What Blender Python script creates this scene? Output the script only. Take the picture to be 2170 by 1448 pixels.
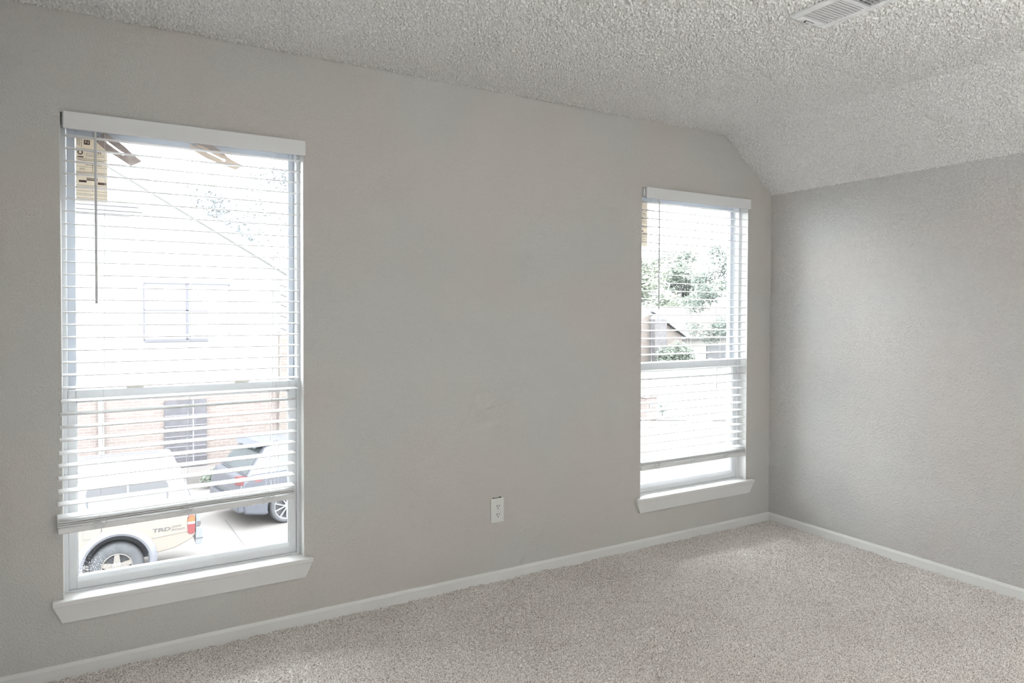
import bpy, math, random
import numpy as np
from mathutils import Vector, Matrix

# ---------------------------------------------------------------- clearing
for o in list(bpy.data.objects):
    bpy.data.objects.remove(o, do_unlink=True)
scene = bpy.context.scene
COL = scene.collection
PI = math.pi
random.seed(7)
RNG = np.random.default_rng(11)

# ---------------------------------------------------------------- camera
cam_data = bpy.data.cameras.new('camera')
cam = bpy.data.objects.new('camera', cam_data)
COL.objects.link(cam)
yaw, pitch, roll = 0.53588, -0.01803, 0.00319
fwd = Vector((math.sin(yaw)*math.cos(pitch), math.cos(yaw)*math.cos(pitch), math.sin(pitch)))
right0 = Vector((math.cos(yaw), -math.sin(yaw), 0))
up0 = right0.cross(fwd)
right = math.cos(roll)*right0 + math.sin(roll)*up0
up = -math.sin(roll)*right0 + math.cos(roll)*up0
M = Matrix((right, up, -fwd)).transposed().to_4x4()
M.translation = Vector((0.0, -3.01938, 1.35027))
cam.matrix_world = M
cam_data.sensor_fit = 'HORIZONTAL'
cam_data.sensor_width = 36.0
cam_data.lens = 1472.57/2170*36.0
cam_data.shift_y = -37.6/2170
cam_data.clip_start = 0.05
cam_data.clip_end = 400
scene.camera = cam

# ---------------------------------------------------------------- sky, fill lamp, exposure
SKY = 17.0
world = bpy.data.worlds.new('overcast_sky')
scene.world = world
world.use_nodes = True
wn = world.node_tree
bg = wn.nodes['Background']
bg.inputs['Color'].default_value = (0.935, 0.975, 1.0, 1)
bg.inputs['Strength'].default_value = SKY

# added unseen fill lamp in the rear half of the room, behind the camera
al = bpy.data.lights.new('uplight_fill', 'AREA')
al.shape = 'DISK'; al.size = 0.6
al.energy = 32.0
al.color = (1.0, 0.985, 0.965)
alo = bpy.data.objects.new('uplight_fill', al)
COL.objects.link(alo)
alo.location = (1.9, -3.3, 1.55)
alo.rotation_euler = (PI, 0, 0)      # shines up at the ceiling

vs = scene.view_settings
vs.view_transform = 'Standard'
vs.look = 'None'
vs.exposure = 0.0
vs.gamma = 1.0
vs.use_curve_mapping = False

# ---------------------------------------------------------------- materials
def mat(name, color, rough=0.6, metal=0.0, bump=None, vary=None, spec=0.5):
    """bump = (scale, distance, detail); vary = (scale, colour2, lo, hi)"""
    m = bpy.data.materials.new(name); m.use_nodes = True
    nt = m.node_tree; b = nt.nodes['Principled BSDF']
    b.inputs['Base Color'].default_value = (*color, 1)
    b.inputs['Roughness'].default_value = rough
    b.inputs['Metallic'].default_value = metal
    b.inputs['Specular IOR Level'].default_value = spec
    tc = nt.nodes.new('ShaderNodeTexCoord')
    if vary:
        n = nt.nodes.new('ShaderNodeTexNoise'); n.inputs['Scale'].default_value = vary[0]
        n.inputs['Detail'].default_value = 3
        nt.links.new(tc.outputs['Object'], n.inputs['Vector'])
        r = nt.nodes.new('ShaderNodeMapRange')
        r.inputs['From Min'].default_value = vary[2]; r.inputs['From Max'].default_value = vary[3]
        nt.links.new(n.outputs['Fac'], r.inputs['Value'])
        mx = nt.nodes.new('ShaderNodeMix'); mx.data_type = 'RGBA'
        mx.inputs['A'].default_value = (*color, 1); mx.inputs['B'].default_value = (*vary[1], 1)
        nt.links.new(r.outputs['Result'], mx.inputs['Factor'])
        nt.links.new(mx.outputs['Result'], b.inputs['Base Color'])
    if bump:
        n = nt.nodes.new('ShaderNodeTexNoise'); n.inputs['Scale'].default_value = bump[0]
        n.inputs['Detail'].default_value = bump[2]
        nt.links.new(tc.outputs['Object'], n.inputs['Vector'])
        bp = nt.nodes.new('ShaderNodeBump'); bp.inputs['Distance'].default_value = bump[1]
        bp.inputs['Strength'].default_value = 1.0
        nt.links.new(n.outputs['Fac'], bp.inputs['Height'])
        nt.links.new(bp.outputs['Normal'], b.inputs['Normal'])
    return m

def wall_paint(name, color, relief=0.0012, scale=150):
    """flat greige paint over an orange-peel texture"""
    m = bpy.data.materials.new(name); m.use_nodes = True
    nt = m.node_tree; b = nt.nodes['Principled BSDF']
    b.inputs['Roughness'].default_value = 0.75
    b.inputs['Specular IOR Level'].default_value = 0.3
    tc = nt.nodes.new('ShaderNodeTexCoord')
    n = nt.nodes.new('ShaderNodeTexNoise'); n.inputs['Scale'].default_value = scale; n.inputs['Detail'].default_value = 1.5
    n2 = nt.nodes.new('ShaderNodeTexNoise'); n2.inputs['Scale'].default_value = 1.3; n2.inputs['Detail'].default_value = 2
    for q in (n, n2):
        nt.links.new(tc.outputs['Object'], q.inputs['Vector'])
    r = nt.nodes.new('ShaderNodeMapRange'); r.inputs['From Min'].default_value = 0.45; r.inputs['From Max'].default_value = 0.72
    nt.links.new(n.outputs['Fac'], r.inputs['Value'])
    bp = nt.nodes.new('ShaderNodeBump'); bp.inputs['Distance'].default_value = relief; bp.inputs['Strength'].default_value = 0.9
    nt.links.new(r.outputs['Result'], bp.inputs['Height'])
    nt.links.new(bp.outputs['Normal'], b.inputs['Normal'])
    mx = nt.nodes.new('ShaderNodeMix'); mx.data_type = 'RGBA'
    mx.inputs['A'].default_value = (*color, 1)
    mx.inputs['B'].default_value = (color[0]*1.03, color[1]*0.99, color[2]*0.97, 1)
    r2 = nt.nodes.new('ShaderNodeMapRange'); r2.inputs['From Min'].default_value = 0.4; r2.inputs['From Max'].default_value = 0.6
    nt.links.new(n2.outputs['Fac'], r2.inputs['Value'])
    nt.links.new(r2.outputs['Result'], mx.inputs['Factor'])
    nt.links.new(mx.outputs['Result'], b.inputs['Base Color'])
    return m

def carpet_mat():
    m = bpy.data.materials.new('carpet_pile'); m.use_nodes = True
    nt = m.node_tree; b = nt.nodes['Principled BSDF']
    b.inputs['Roughness'].default_value = 0.95
    b.inputs['Specular IOR Level'].default_value = 0.1
    b.inputs['Sheen Weight'].default_value = 0.15
    tc = nt.nodes.new('ShaderNodeTexCoord')
    n = nt.nodes.new('ShaderNodeTexNoise'); n.inputs['Scale'].default_value = 230; n.inputs['Detail'].default_value = 2
    n2 = nt.nodes.new('ShaderNodeTexNoise'); n2.inputs['Scale'].default_value = 2.2; n2.inputs['Detail'].default_value = 3
    for q in (n, n2):
        nt.links.new(tc.outputs['Object'], q.inputs['Vector'])
    cr = nt.nodes.new('ShaderNodeValToRGB')
    e = cr.color_ramp.elements
    e[0].position = 0.36; e[0].color = (0.35, 0.30, 0.275, 1)
    e[1].position = 0.64; e[1].color = (0.97, 0.94, 0.905, 1)
    k = e.new(0.5); k.color = (0.80, 0.75, 0.71, 1)
    nt.links.new(n.outputs['Fac'], cr.inputs['Fac'])
    mx = nt.nodes.new('ShaderNodeMix'); mx.data_type = 'RGBA'; mx.blend_type = 'MULTIPLY'
    mx.inputs['Factor'].default_value = 1
    cr2 = nt.nodes.new('ShaderNodeValToRGB')
    e = cr2.color_ramp.elements
    e[0].position = 0.35; e[0].color = (0.92, 0.91, 0.91, 1); e[1].position = 0.65; e[1].color = (1, 1, 1, 1)
    nt.links.new(n2.outputs['Fac'], cr2.inputs['Fac'])
    nt.links.new(cr.outputs['Color'], mx.inputs['A']); nt.links.new(cr2.outputs['Color'], mx.inputs['B'])
    nt.links.new(mx.outputs['Result'], b.inputs['Base Color'])
    return m

def glass_mat(name, dirt=0.0, corner=None):
    """thin clear pane: mostly transmitting with a weak mirror reflection, optional dried water spots near a corner"""
    m = bpy.data.materials.new(name); m.use_nodes = True
    nt = m.node_tree; nt.nodes.clear()
    out = nt.nodes.new('ShaderNodeOutputMaterial')
    t = nt.nodes.new('ShaderNodeBsdfTransparent'); t.inputs['Color'].default_value = (0.97, 0.98, 0.98, 1)
    g = nt.nodes.new('ShaderNodeBsdfGlossy'); g.inputs['Roughness'].default_value = 0.0
    fr = nt.nodes.new('ShaderNodeFresnel'); fr.inputs['IOR'].default_value = 1.25
    mx = nt.nodes.new('ShaderNodeMixShader')
    nt.links.new(fr.outputs['Fac'], mx.inputs['Fac']); nt.links.new(t.outputs['BSDF'], mx.inputs[1]); nt.links.new(g.outputs['BSDF'], mx.inputs[2])
    last = mx
    if corner:
        tc = nt.nodes.new('ShaderNodeTexCoord')
        n = nt.nodes.new('ShaderNodeTexNoise'); n.inputs['Scale'].default_value = 240; n.inputs['Detail'].default_value = 4
        nt.links.new(tc.outputs['Object'], n.inputs['Vector'])
        d = nt.nodes.new('ShaderNodeVectorMath'); d.operation = 'DISTANCE'; d.inputs[1].default_value = corner
        nt.links.new(tc.outputs['Object'], d.inputs[0])
        rr = nt.nodes.new('ShaderNodeMapRange'); rr.inputs['From Min'].default_value = 0.02; rr.inputs['From Max'].default_value = 0.20
        rr.inputs['To Min'].default_value = 0.16; rr.inputs['To Max'].default_value = 0.0
        nt.links.new(d.outputs['Value'], rr.inputs['Value'])
        ad = nt.nodes.new('ShaderNodeMath'); ad.operation = 'ADD'
        nt.links.new(n.outputs['Fac'], ad.inputs[0]); nt.links.new(rr.outputs['Result'], ad.inputs[1])
        th = nt.nodes.new('ShaderNodeMapRange'); th.inputs['From Min'].default_value = 0.755; th.inputs['From Max'].default_value = 0.83
        th.inputs['To Max'].default_value = 0.42
        nt.links.new(ad.outputs['Value'], th.inputs['Value'])
        tr = nt.nodes.new('ShaderNodeBsdfTranslucent'); tr.inputs['Color'].default_value = (0.9, 0.92, 0.95, 1)
        m2 = nt.nodes.new('ShaderNodeMixShader')
        nt.links.new(th.outputs['Result'], m2.inputs['Fac']); nt.links.new(mx.outputs['Shader'], m2.inputs[1]); nt.links.new(tr.outputs['BSDF'], m2.inputs[2])
        last = m2
    nt.links.new(last.outputs['Shader'], out.inputs['Surface'])
    return m

def brick_mat(name, c1, c2, mortar, scale=1.0):
    m = bpy.data.materials.new(name); m.use_nodes = True
    nt = m.node_tree; b = nt.nodes['Principled BSDF']; b.inputs['Roughness'].default_value = 0.9
    tc = nt.nodes.new('ShaderNodeTexCoord')
    mp = nt.nodes.new('ShaderNodeMapping'); mp.inputs['Rotation'].default_value = (PI/2, 0, 0)
    nt.links.new(tc.outputs['Object'], mp.inputs['Vector'])
    br = nt.nodes.new('ShaderNodeTexBrick')
    br.inputs['Color1'].default_value = (*c1, 1); br.inputs['Color2'].default_value = (*c2, 1)
    br.inputs['Mortar'].default_value = (*mortar, 1); br.inputs['Scale'].default_value = scale
    br.inputs['Brick Width'].default_value = 0.24; br.inputs['Row Height'].default_value = 0.078
    br.inputs['Mortar Size'].default_value = 0.009
    nt.links.new(mp.outputs['Vector'], br.inputs['Vector'])
    nt.links.new(br.outputs['Color'], b.inputs['Base Color'])
    return m

WALL = wall_paint('greige_wall_paint', (0.60, 0.595, 0.575))
WALL_R = wall_paint('greige_orange_peel_paint', (0.605, 0.602, 0.59), 0.0030, 125)
CEIL = mat('popcorn_ceiling', (0.86, 0.855, 0.835), 0.95, vary=(185, (0.62, 0.61, 0.585), 0.50, 0.68), spec=0.1)  # random dark specks in the colour stand in for shade between grains
CARPET = carpet_mat()
TRIM = mat('white_trim_paint', (0.80, 0.80, 0.785), 0.45, bump=(60, 0.0006, 2))
VINYL = mat('white_vinyl', (0.82, 0.84, 0.86), 0.35)
VINYL_SHADE = mat('shaded_vinyl', (0.62, 0.66, 0.72), 0.5)  # white vinyl of the upper sash, its blue-grey shade put into the colour
GASKET = mat('dark_gasket', (0.12, 0.12, 0.12), 0.7)
GLASS = glass_mat('clear_pane')
GLASS_SPOT = glass_mat('spotted_pane', corner=(-0.06, 0.09, 0.34))
SLAT = mat('white_slat', (0.86, 0.86, 0.86), 0.45)
VALANCE = mat('white_valance', (0.84, 0.845, 0.85), 0.4)
WAND = mat('clear_grey_wand', (0.66, 0.66, 0.665), 0.3)
CORD = mat('white_cord', (0.85, 0.85, 0.85), 0.7)
PLATE = mat('white_plastic_plate', (0.80, 0.805, 0.78), 0.35)
BLACK = mat('black_slot', (0.012, 0.012, 0.012), 0.8)
VENTW = mat('white_vent_metal', (0.84, 0.85, 0.86), 0.4)
VENTL = mat('shaded_louver_metal', (0.56, 0.565, 0.57), 0.45)  # white vent metal darkened: shade on the louvers put into the colour
VENTD = mat('vent_duct_dark', (0.05, 0.05, 0.055), 0.9)
def paper_mat():
    m = mat('cream_label_paper', (0.80, 0.74, 0.64), 0.8); nt = m.node_tree
    tr = nt.nodes.new('ShaderNodeBsdfTranslucent'); tr.inputs['Color'].default_value = (0.115, 0.103, 0.084, 1)
    ad = nt.nodes.new('ShaderNodeAddShader')
    nt.links.new(nt.nodes['Principled BSDF'].outputs['BSDF'], ad.inputs[0]); nt.links.new(tr.outputs['BSDF'], ad.inputs[1])
    nt.links.new(ad.outputs['Shader'], nt.nodes['Material Output'].inputs['Surface'])
    return m
PAPER = paper_mat()
INK = mat('brown_ink', (0.10, 0.06, 0.045), 0.8)
BLADE_REFL = mat('brown_reflection', (0.50, 0.43, 0.40), 0.5, vary=(30, (0.42, 0.35, 0.32), 0.4, 0.6))  # brown of the fan blade reflection, modelled as solid pieces
BLADE_REFL_L = mat('tan_reflection', (0.80, 0.68, 0.58), 0.5)
TAPE = mat('cream_lock', (0.76, 0.71, 0.62), 0.6)

# ---------------------------------------------------------------- mesh builder
class MB:
    def __init__(self):
        self.v = []; self.f = []
    def add(self, verts, faces):
        o = len(self.v)
        self.v += [tuple(p) for p in verts]
        self.f += [tuple(i+o for i in q) for q in faces]
        return self
    def box(self, x0, x1, y0, y1, z0, z1, m=None):
        vs = [(x, y, z) for x in (x0, x1) for y in (y0, y1) for z in (z0, z1)]
        if m is not None: vs = [m @ Vector(p) for p in vs]
        return self.add(vs, [(0,1,3,2),(4,6,7,5),(0,4,5,1),(2,3,7,6),(0,2,6,4),(1,5,7,3)])
    def prism(self, pts, axis, a, b, top=None):
        """polygon pts extruded along axis from a to b (top = other outline at b)"""
        top = top or pts
        def P(p, t):
            return {'x': (t, p[0], p[1]), 'y': (p[0], t, p[1]), 'z': (p[0], p[1], t)}[axis]
        n = len(pts)
        vs = [P(p, a) for p in pts] + [P(p, b) for p in top]
        fs = [tuple(range(n)), tuple(range(2*n-1, n-1, -1))]
        fs += [(i, i+n, (i+1) % n + n, (i+1) % n) for i in range(n)]
        return self.add(vs, fs)
    def tube(self, pts, r, n=8, cap=True):
        pts = [Vector(p) for p in pts]; rings = []
        for i, p in enumerate(pts):
            d = (pts[min(i+1, len(pts)-1)] - pts[max(i-1, 0)]).normalized()
            a = d.orthogonal().normalized() if i == 0 else (a0 - d*a0.dot(d)).normalized()
            a0 = a; b = d.cross(a)
            rr = r[i] if isinstance(r, (list, tuple)) else r
            rings.append([p + rr*(math.cos(2*PI*k/n)*a + math.sin(2*PI*k/n)*b) for k in range(n)])
        vs = [q for ring in rings for q in ring]; fs = []
        for i in range(len(pts)-1):
            for k in range(n):
                fs.append((i*n+k, i*n+(k+1) % n, (i+1)*n+(k+1) % n, (i+1)*n+k))
        if cap:
            fs.append(tuple(range(n-1, -1, -1))); fs.append(tuple((len(pts)-1)*n+k for k in range(n)))
        return self.add(vs, fs)
    def lathe_y(self, prof, c, n=40):
        """profile (radius, y) turned round a y-parallel axis through c"""
        vs = []; fs = []; m = len(prof)
        for k in range(n):
            a = 2*PI*k/n
            vs += [(c[0]+r*math.cos(a), c[1]+y, c[2]+r*math.sin(a)) for r, y in prof]
        for k in range(n):
            for i in range(m-1):
                fs.append((k*m+i, k*m+i+1, ((k+1) % n)*m+i+1, ((k+1) % n)*m+i))
        return self.add(vs, fs)
    def build(self, name, m, parent=None, smooth=False, bevel=0.0, seg=2, loc=None):
        me = bpy.data.meshes.new(name)
        me.from_pydata(self.v, [], self.f); me.update()
        import bmesh
        bm = bmesh.new(); bm.from_mesh(me); bmesh.ops.recalc_face_normals(bm, faces=bm.faces[:]); bm.to_mesh(me); bm.free()
        if smooth: me.polygons.foreach_set('use_smooth', [True]*len(me.polygons))
        me.materials.append(m)
        o = bpy.data.objects.new(name, me); COL.objects.link(o)
        if parent: o.parent = parent
        if loc: o.location = loc
        if bevel:
            bv = o.modifiers.new('bevel', 'BEVEL'); bv.width = bevel; bv.segments = seg; bv.limit_method = 'ANGLE'; bv.angle_limit = math.radians(40)
        return o

def tag(o, label=None, cat=None, group=None, kind=None):
    if label: o['label'] = label
    if cat: o['category'] = cat
    if group: o['group'] = group
    if kind: o['kind'] = kind
    return o

def empty(name, loc, label=None, cat=None, group=None, kind=None, rz=0.0):
    o = bpy.data.objects.new(name, None); COL.objects.link(o)
    o.location = loc; o.rotation_euler = (0, 0, rz); o.empty_display_size = 0.1
    return tag(o, label, cat, group, kind)

def at_world(parent):
    """children built in world coordinates keep them under a moved parent"""
    bpy.context.view_layer.update()
    return parent.matrix_world.inverted()

def keep(o, parent):
    o.parent = parent
    o.matrix_parent_inverse = Matrix.Translation(parent.location).inverted()
    return o

_fonts = {}
def text(name, s, size, m, mw, parent=None, sx=1.0, shear=0.0, depth=0.001, align='CENTER', bold=0.0):
    cu = bpy.data.curves.new('lettering', 'FONT'); cu.body = s; cu.size = size
    cu.extrude = depth; cu.align_x = align; cu.align_y = 'CENTER'; cu.shear = shear; cu.resolution_u = 3; cu.offset = bold*size
    tmp = bpy.data.objects.new('lettering', cu); COL.objects.link(tmp)
    dg = bpy.context.evaluated_depsgraph_get()
    me = bpy.data.meshes.new_from_object(tmp.evaluated_get(dg))
    bpy.data.objects.remove(tmp, do_unlink=True)
    me.transform(mw @ Matrix.Diagonal((sx, 1, 1, 1)))
    me.materials.clear(); me.materials.append(m); me.name = name
    o = bpy.data.objects.new(name, me); COL.objects.link(o)
    if parent: o.parent = parent
    return o

# text facing the camera side (-y): local x->x, y->z, z->-y
FACE = Matrix(((1,0,0,0),(0,0,-1,0),(0,1,0,0),(0,0,0,1)))

# ================================================================ ROOM SHELL
H = 2.44                      # ceiling height
XL, XR = -0.42, 3.740         # left and right walls
XS, ZS = 3.307, 2.1066        # where the ceiling starts to slope, and its height at the right wall
YB = -4.40                    # wall behind the camera
WT = 0.14                     # wall thickness
WINS = [(-0.121, 0.754), (2.646, 3.525)]
ZSILL = 0.265
ZHEADS = [2.070, 2.055]

def wall_front():
    xs = [XL-WT, WINS[0][0], WINS[0][1], WINS[1][0], WINS[1][1], XR+WT]
    mb = MB()
    for i in range(5):
        zs = [-0.1, ZSILL, ZHEADS[1 if i > 2 else 0], H+0.06]
        for j in range(3):
            if j == 1 and i in (1, 3): continue
            for y in (0.0, WT):
                mb.add([(xs[i], y, zs[j]), (xs[i+1], y, zs[j]), (xs[i+1], y, zs[j+1]), (xs[i], y, zs[j+1])], [(0,1,2,3)])
    for (x0, x1), ZHEAD in zip(WINS, ZHEADS):
        mb.add([(x0,0,ZSILL),(x0,WT,ZSILL),(x0,WT,ZHEAD),(x0,0,ZHEAD)], [(0,1,2,3)])
        mb.add([(x1,0,ZSILL),(x1,WT,ZSILL),(x1,WT,ZHEAD),(x1,0,ZHEAD)], [(0,1,2,3)])
        mb.add([(x0,0,ZHEAD),(x0,WT,ZHEAD),(x1,WT,ZHEAD),(x1,0,ZHEAD)], [(0,1,2,3)])
        mb.add([(x0,0,ZSILL),(x0,WT,ZSILL),(x1,WT,ZSILL),(x1,0,ZSILL)], [(0,1,2,3)])
    return mb
w = wall_front().build('wall_front', WALL); w['kind'] = 'structure'
w = MB().box(XR, XR+WT, YB-WT, 0, -0.1, H+0.06).build('wall_right', WALL_R); w['kind'] = 'structure'
mb = MB()          # left wall, with an opening added behind the camera to let in fill light
ly0, ly1, lz0, lz1 = -4.25, -3.70, 0.85, 1.85
for a in ((YB-WT, ly0, -0.1, H+.06), (ly1, 0, -0.1, H+.06), (ly0, ly1, -0.1, lz0), (ly0, ly1, lz1, H+.06)):
    mb.box(XL-WT, XL, a[0], a[1], a[2], a[3])
w = mb.build('wall_left', WALL); w['kind'] = 'structure'
mb = MB()          # rear wall, with a small unseen opening added for fill daylight
bx0, bx1, bz0, bz1 = 0.95, 1.50, 1.0, 1.60
for a in ((XL, bx0, -0.1, H+.06), (bx1, XR, -0.1, H+.06), (bx0, bx1, -0.1, bz0), (bx0, bx1, bz1, H+.06)):
    mb.box(a[0], a[1], YB-WT, YB, a[2], a[3])
w = mb.build('wall_back', WALL); w['kind'] = 'structure'

def smooth3(a, n=1):
    for _ in range(n):
        a = (np.roll(a, 1, 0)+2*a+np.roll(a, -1, 0))/4
        a = (np.roll(a, 1, 1)+2*a+np.roll(a, -1, 1))/4
    return a

def grid_mesh(name, m, us, vsamp, fn, extra=None, smooth=False):
    """dense displaced sheet; fn(U, V) -> x, y, z arrays; extra = plain quads that carry the sheet on"""
    U, V = np.meshgrid(us, vsamp, indexing='ij')
    x, y, z = fn(U, V)
    co = np.stack([x, y, z], -1).reshape(-1, 3)
    nu, nv = U.shape
    idx = np.arange(nu*nv).reshape(nu, nv)
    q = np.stack([idx[:-1,:-1], idx[1:,:-1], idx[1:,1:], idx[:-1,1:]], -1).reshape(-1, 4)
    if extra:
        ev = np.array([p for f in extra for p in f], float)
        eq = np.arange(len(ev)).reshape(-1, 4)+len(co)
        co = np.vstack([co, ev]); q = np.vstack([q, eq])
    me = bpy.data.meshes.new(name)
    me.vertices.add(len(co)); me.vertices.foreach_set('co', co.ravel())
    me.loops.add(q.size); me.loops.foreach_set('vertex_index', q.ravel())
    me.polygons.add(len(q)); me.polygons.foreach_set('loop_start', np.arange(0, q.size, 4)); me.polygons.foreach_set('loop_total', np.full(len(q), 4))
    if smooth: me.polygons.foreach_set('use_smooth', np.ones(len(q), bool))
    me.update(); me.validate()
    me.materials.append(m)
    o = bpy.data.objects.new(name, me); COL.objects.link(o)
    return o

# floor: carpet, dense where it can be seen
YN = -2.55
g = 0.0034
us = np.arange(XL, XR+g, g); vsm = np.arange(YN, 0.0+g, g)
# short creases pressed into the pile (x0, y0, x1, y1)
CREASES = [(2.366, -0.727, 2.497, -0.718), (2.686, -0.752, 2.707, -0.803), (2.608, -1.0, 2.753, -0.989), (2.886, -1.307, 3.034, -1.32), (2.78, -1.594, 2.87, -1.626), (1.936, -1.046, 2.131, -1.058), (2.17, -1.072, 2.335, -1.074), (2.878, -1.292, 2.591, -1.328), (0.853, -0.046, 0.875, -0.085), (2.057, -0.593, 2.328, -0.581), (1.58, -0.941, 1.972, -0.956)]
def carpet_fn(U, V):
    n = RNG.standard_normal(U.shape); n = 0.4*n+smooth3(n, 1)/smooth3(n, 1).std(); n /= n.std()
    b = smooth3(RNG.standard_normal(U.shape), 12); b /= b.std()
    c = smooth3(RNG.standard_normal((U.shape[0]//16+2, U.shape[1]//16+2)), 2); c /= c.std()
    c = np.kron(c, np.ones((16, 16)))[:U.shape[0], :U.shape[1]]
    c = smooth3(c, 40)
    jx = smooth3(RNG.standard_normal(U.shape), 1)*0.0015; jy = smooth3(RNG.standard_normal(U.shape), 1)*0.0015
    cr = np.zeros(U.shape)
    for x0, y0, x1, y1 in CREASES:
        dx, dy = x1-x0, y1-y0; L2 = dx*dx+dy*dy
        t = np.clip(((U-x0)*dx+(V-y0)*dy)/L2, 0, 1)
        wob = 0.006*np.sin(t*9+x0*7)
        dd = np.hypot(U-x0-t*dx-wob*dy/math.sqrt(L2), V-y0-t*dy+wob*dx/math.sqrt(L2))
        cr += np.exp(-(dd/0.006)**2)
    b = b-4.0*np.clip(cr, 0, 1)
    return np.clip(U+jx, XL, XR), np.clip(V+jy, YN, 0), -0.004+0.0028*n+0.0012*b+0.002*c
fl = grid_mesh('floor', CARPET, us, vsm, carpet_fn, extra=[[(XL, YB, -0.004), (XR, YB, -0.004), (XR, YN, -0.004), (XL, YN, -0.004)]])
fl['kind'] = 'structure'

# ceiling: flat part then the slope down to the right wall, popcorn texture
g = 0.0026
SL = math.hypot(XR-XS, H-ZS)
us = np.arange(XL, XS+SL+g, g); vsm = np.arange(-2.6, g, g)
def ceil_fn(U, V):
    n = RNG.standard_normal(U.shape); n = 0.35*n/n.std()+smooth3(n, 1)/smooth3(n, 1).std(); n /= n.std()
    d = 0.0050*np.clip(n+0.35, 0, 2.0)
    jx = smooth3(RNG.standard_normal(U.shape), 1)*0.0012
    U2 = U+jx
    s = np.clip(U2-XS, 0, None)
    cx, cz = (XR-XS)/SL, (H-ZS)/SL
    x = np.where(U2 < XS, U2, XS+s*cx); z = np.where(U2 < XS, H, H-s*cz)
    t = np.clip((U2-XS)/0.10+0.5, 0, 1)          # blend the push direction over the fold
    nx, nz = -cz*t, -(1-t)-cx*t
    return x+d*nx, V, z+d*nz+0.002*(1-t)
ce = grid_mesh('ceiling', CEIL, us, vsm, ceil_fn, extra=[[(XL, YB, H), (XS, YB, H), (XS, -2.6, H), (XL, -2.6, H)], [(XS, YB, H), (XR, YB, ZS), (XR, -2.6, ZS), (XS, -2.6, H)],
    [(XL-WT, YB-WT, H+.06), (XR+WT, YB-WT, H+.06), (XR+WT, WT, H+.06), (XL-WT, WT, H+.06)]], smooth=True)
ce['kind'] = 'structure'

# baseboards
def baseboard_profile(t=0.012, h=0.0487, drop=-0.02):
    return [(0, drop), (t, drop), (t, h-0.012), (t*0.75, h-0.006), (t*0.45, h), (0, h)]
p = baseboard_profile()
b = MB().prism([(-a, z) for a, z in p], 'x', XL, XR).build('baseboard_front', TRIM); b['kind'] = 'structure'
b = MB().prism([(XR-a, z) for a, z in p], 'y', -0.0121, YB).build('baseboard_right', TRIM); b['kind'] = 'structure'
b = MB().prism([(XL+a, z) for a, z in p], 'y', -0.0121, YB).build('baseboard_left', TRIM); b['kind'] = 'structure'

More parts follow.
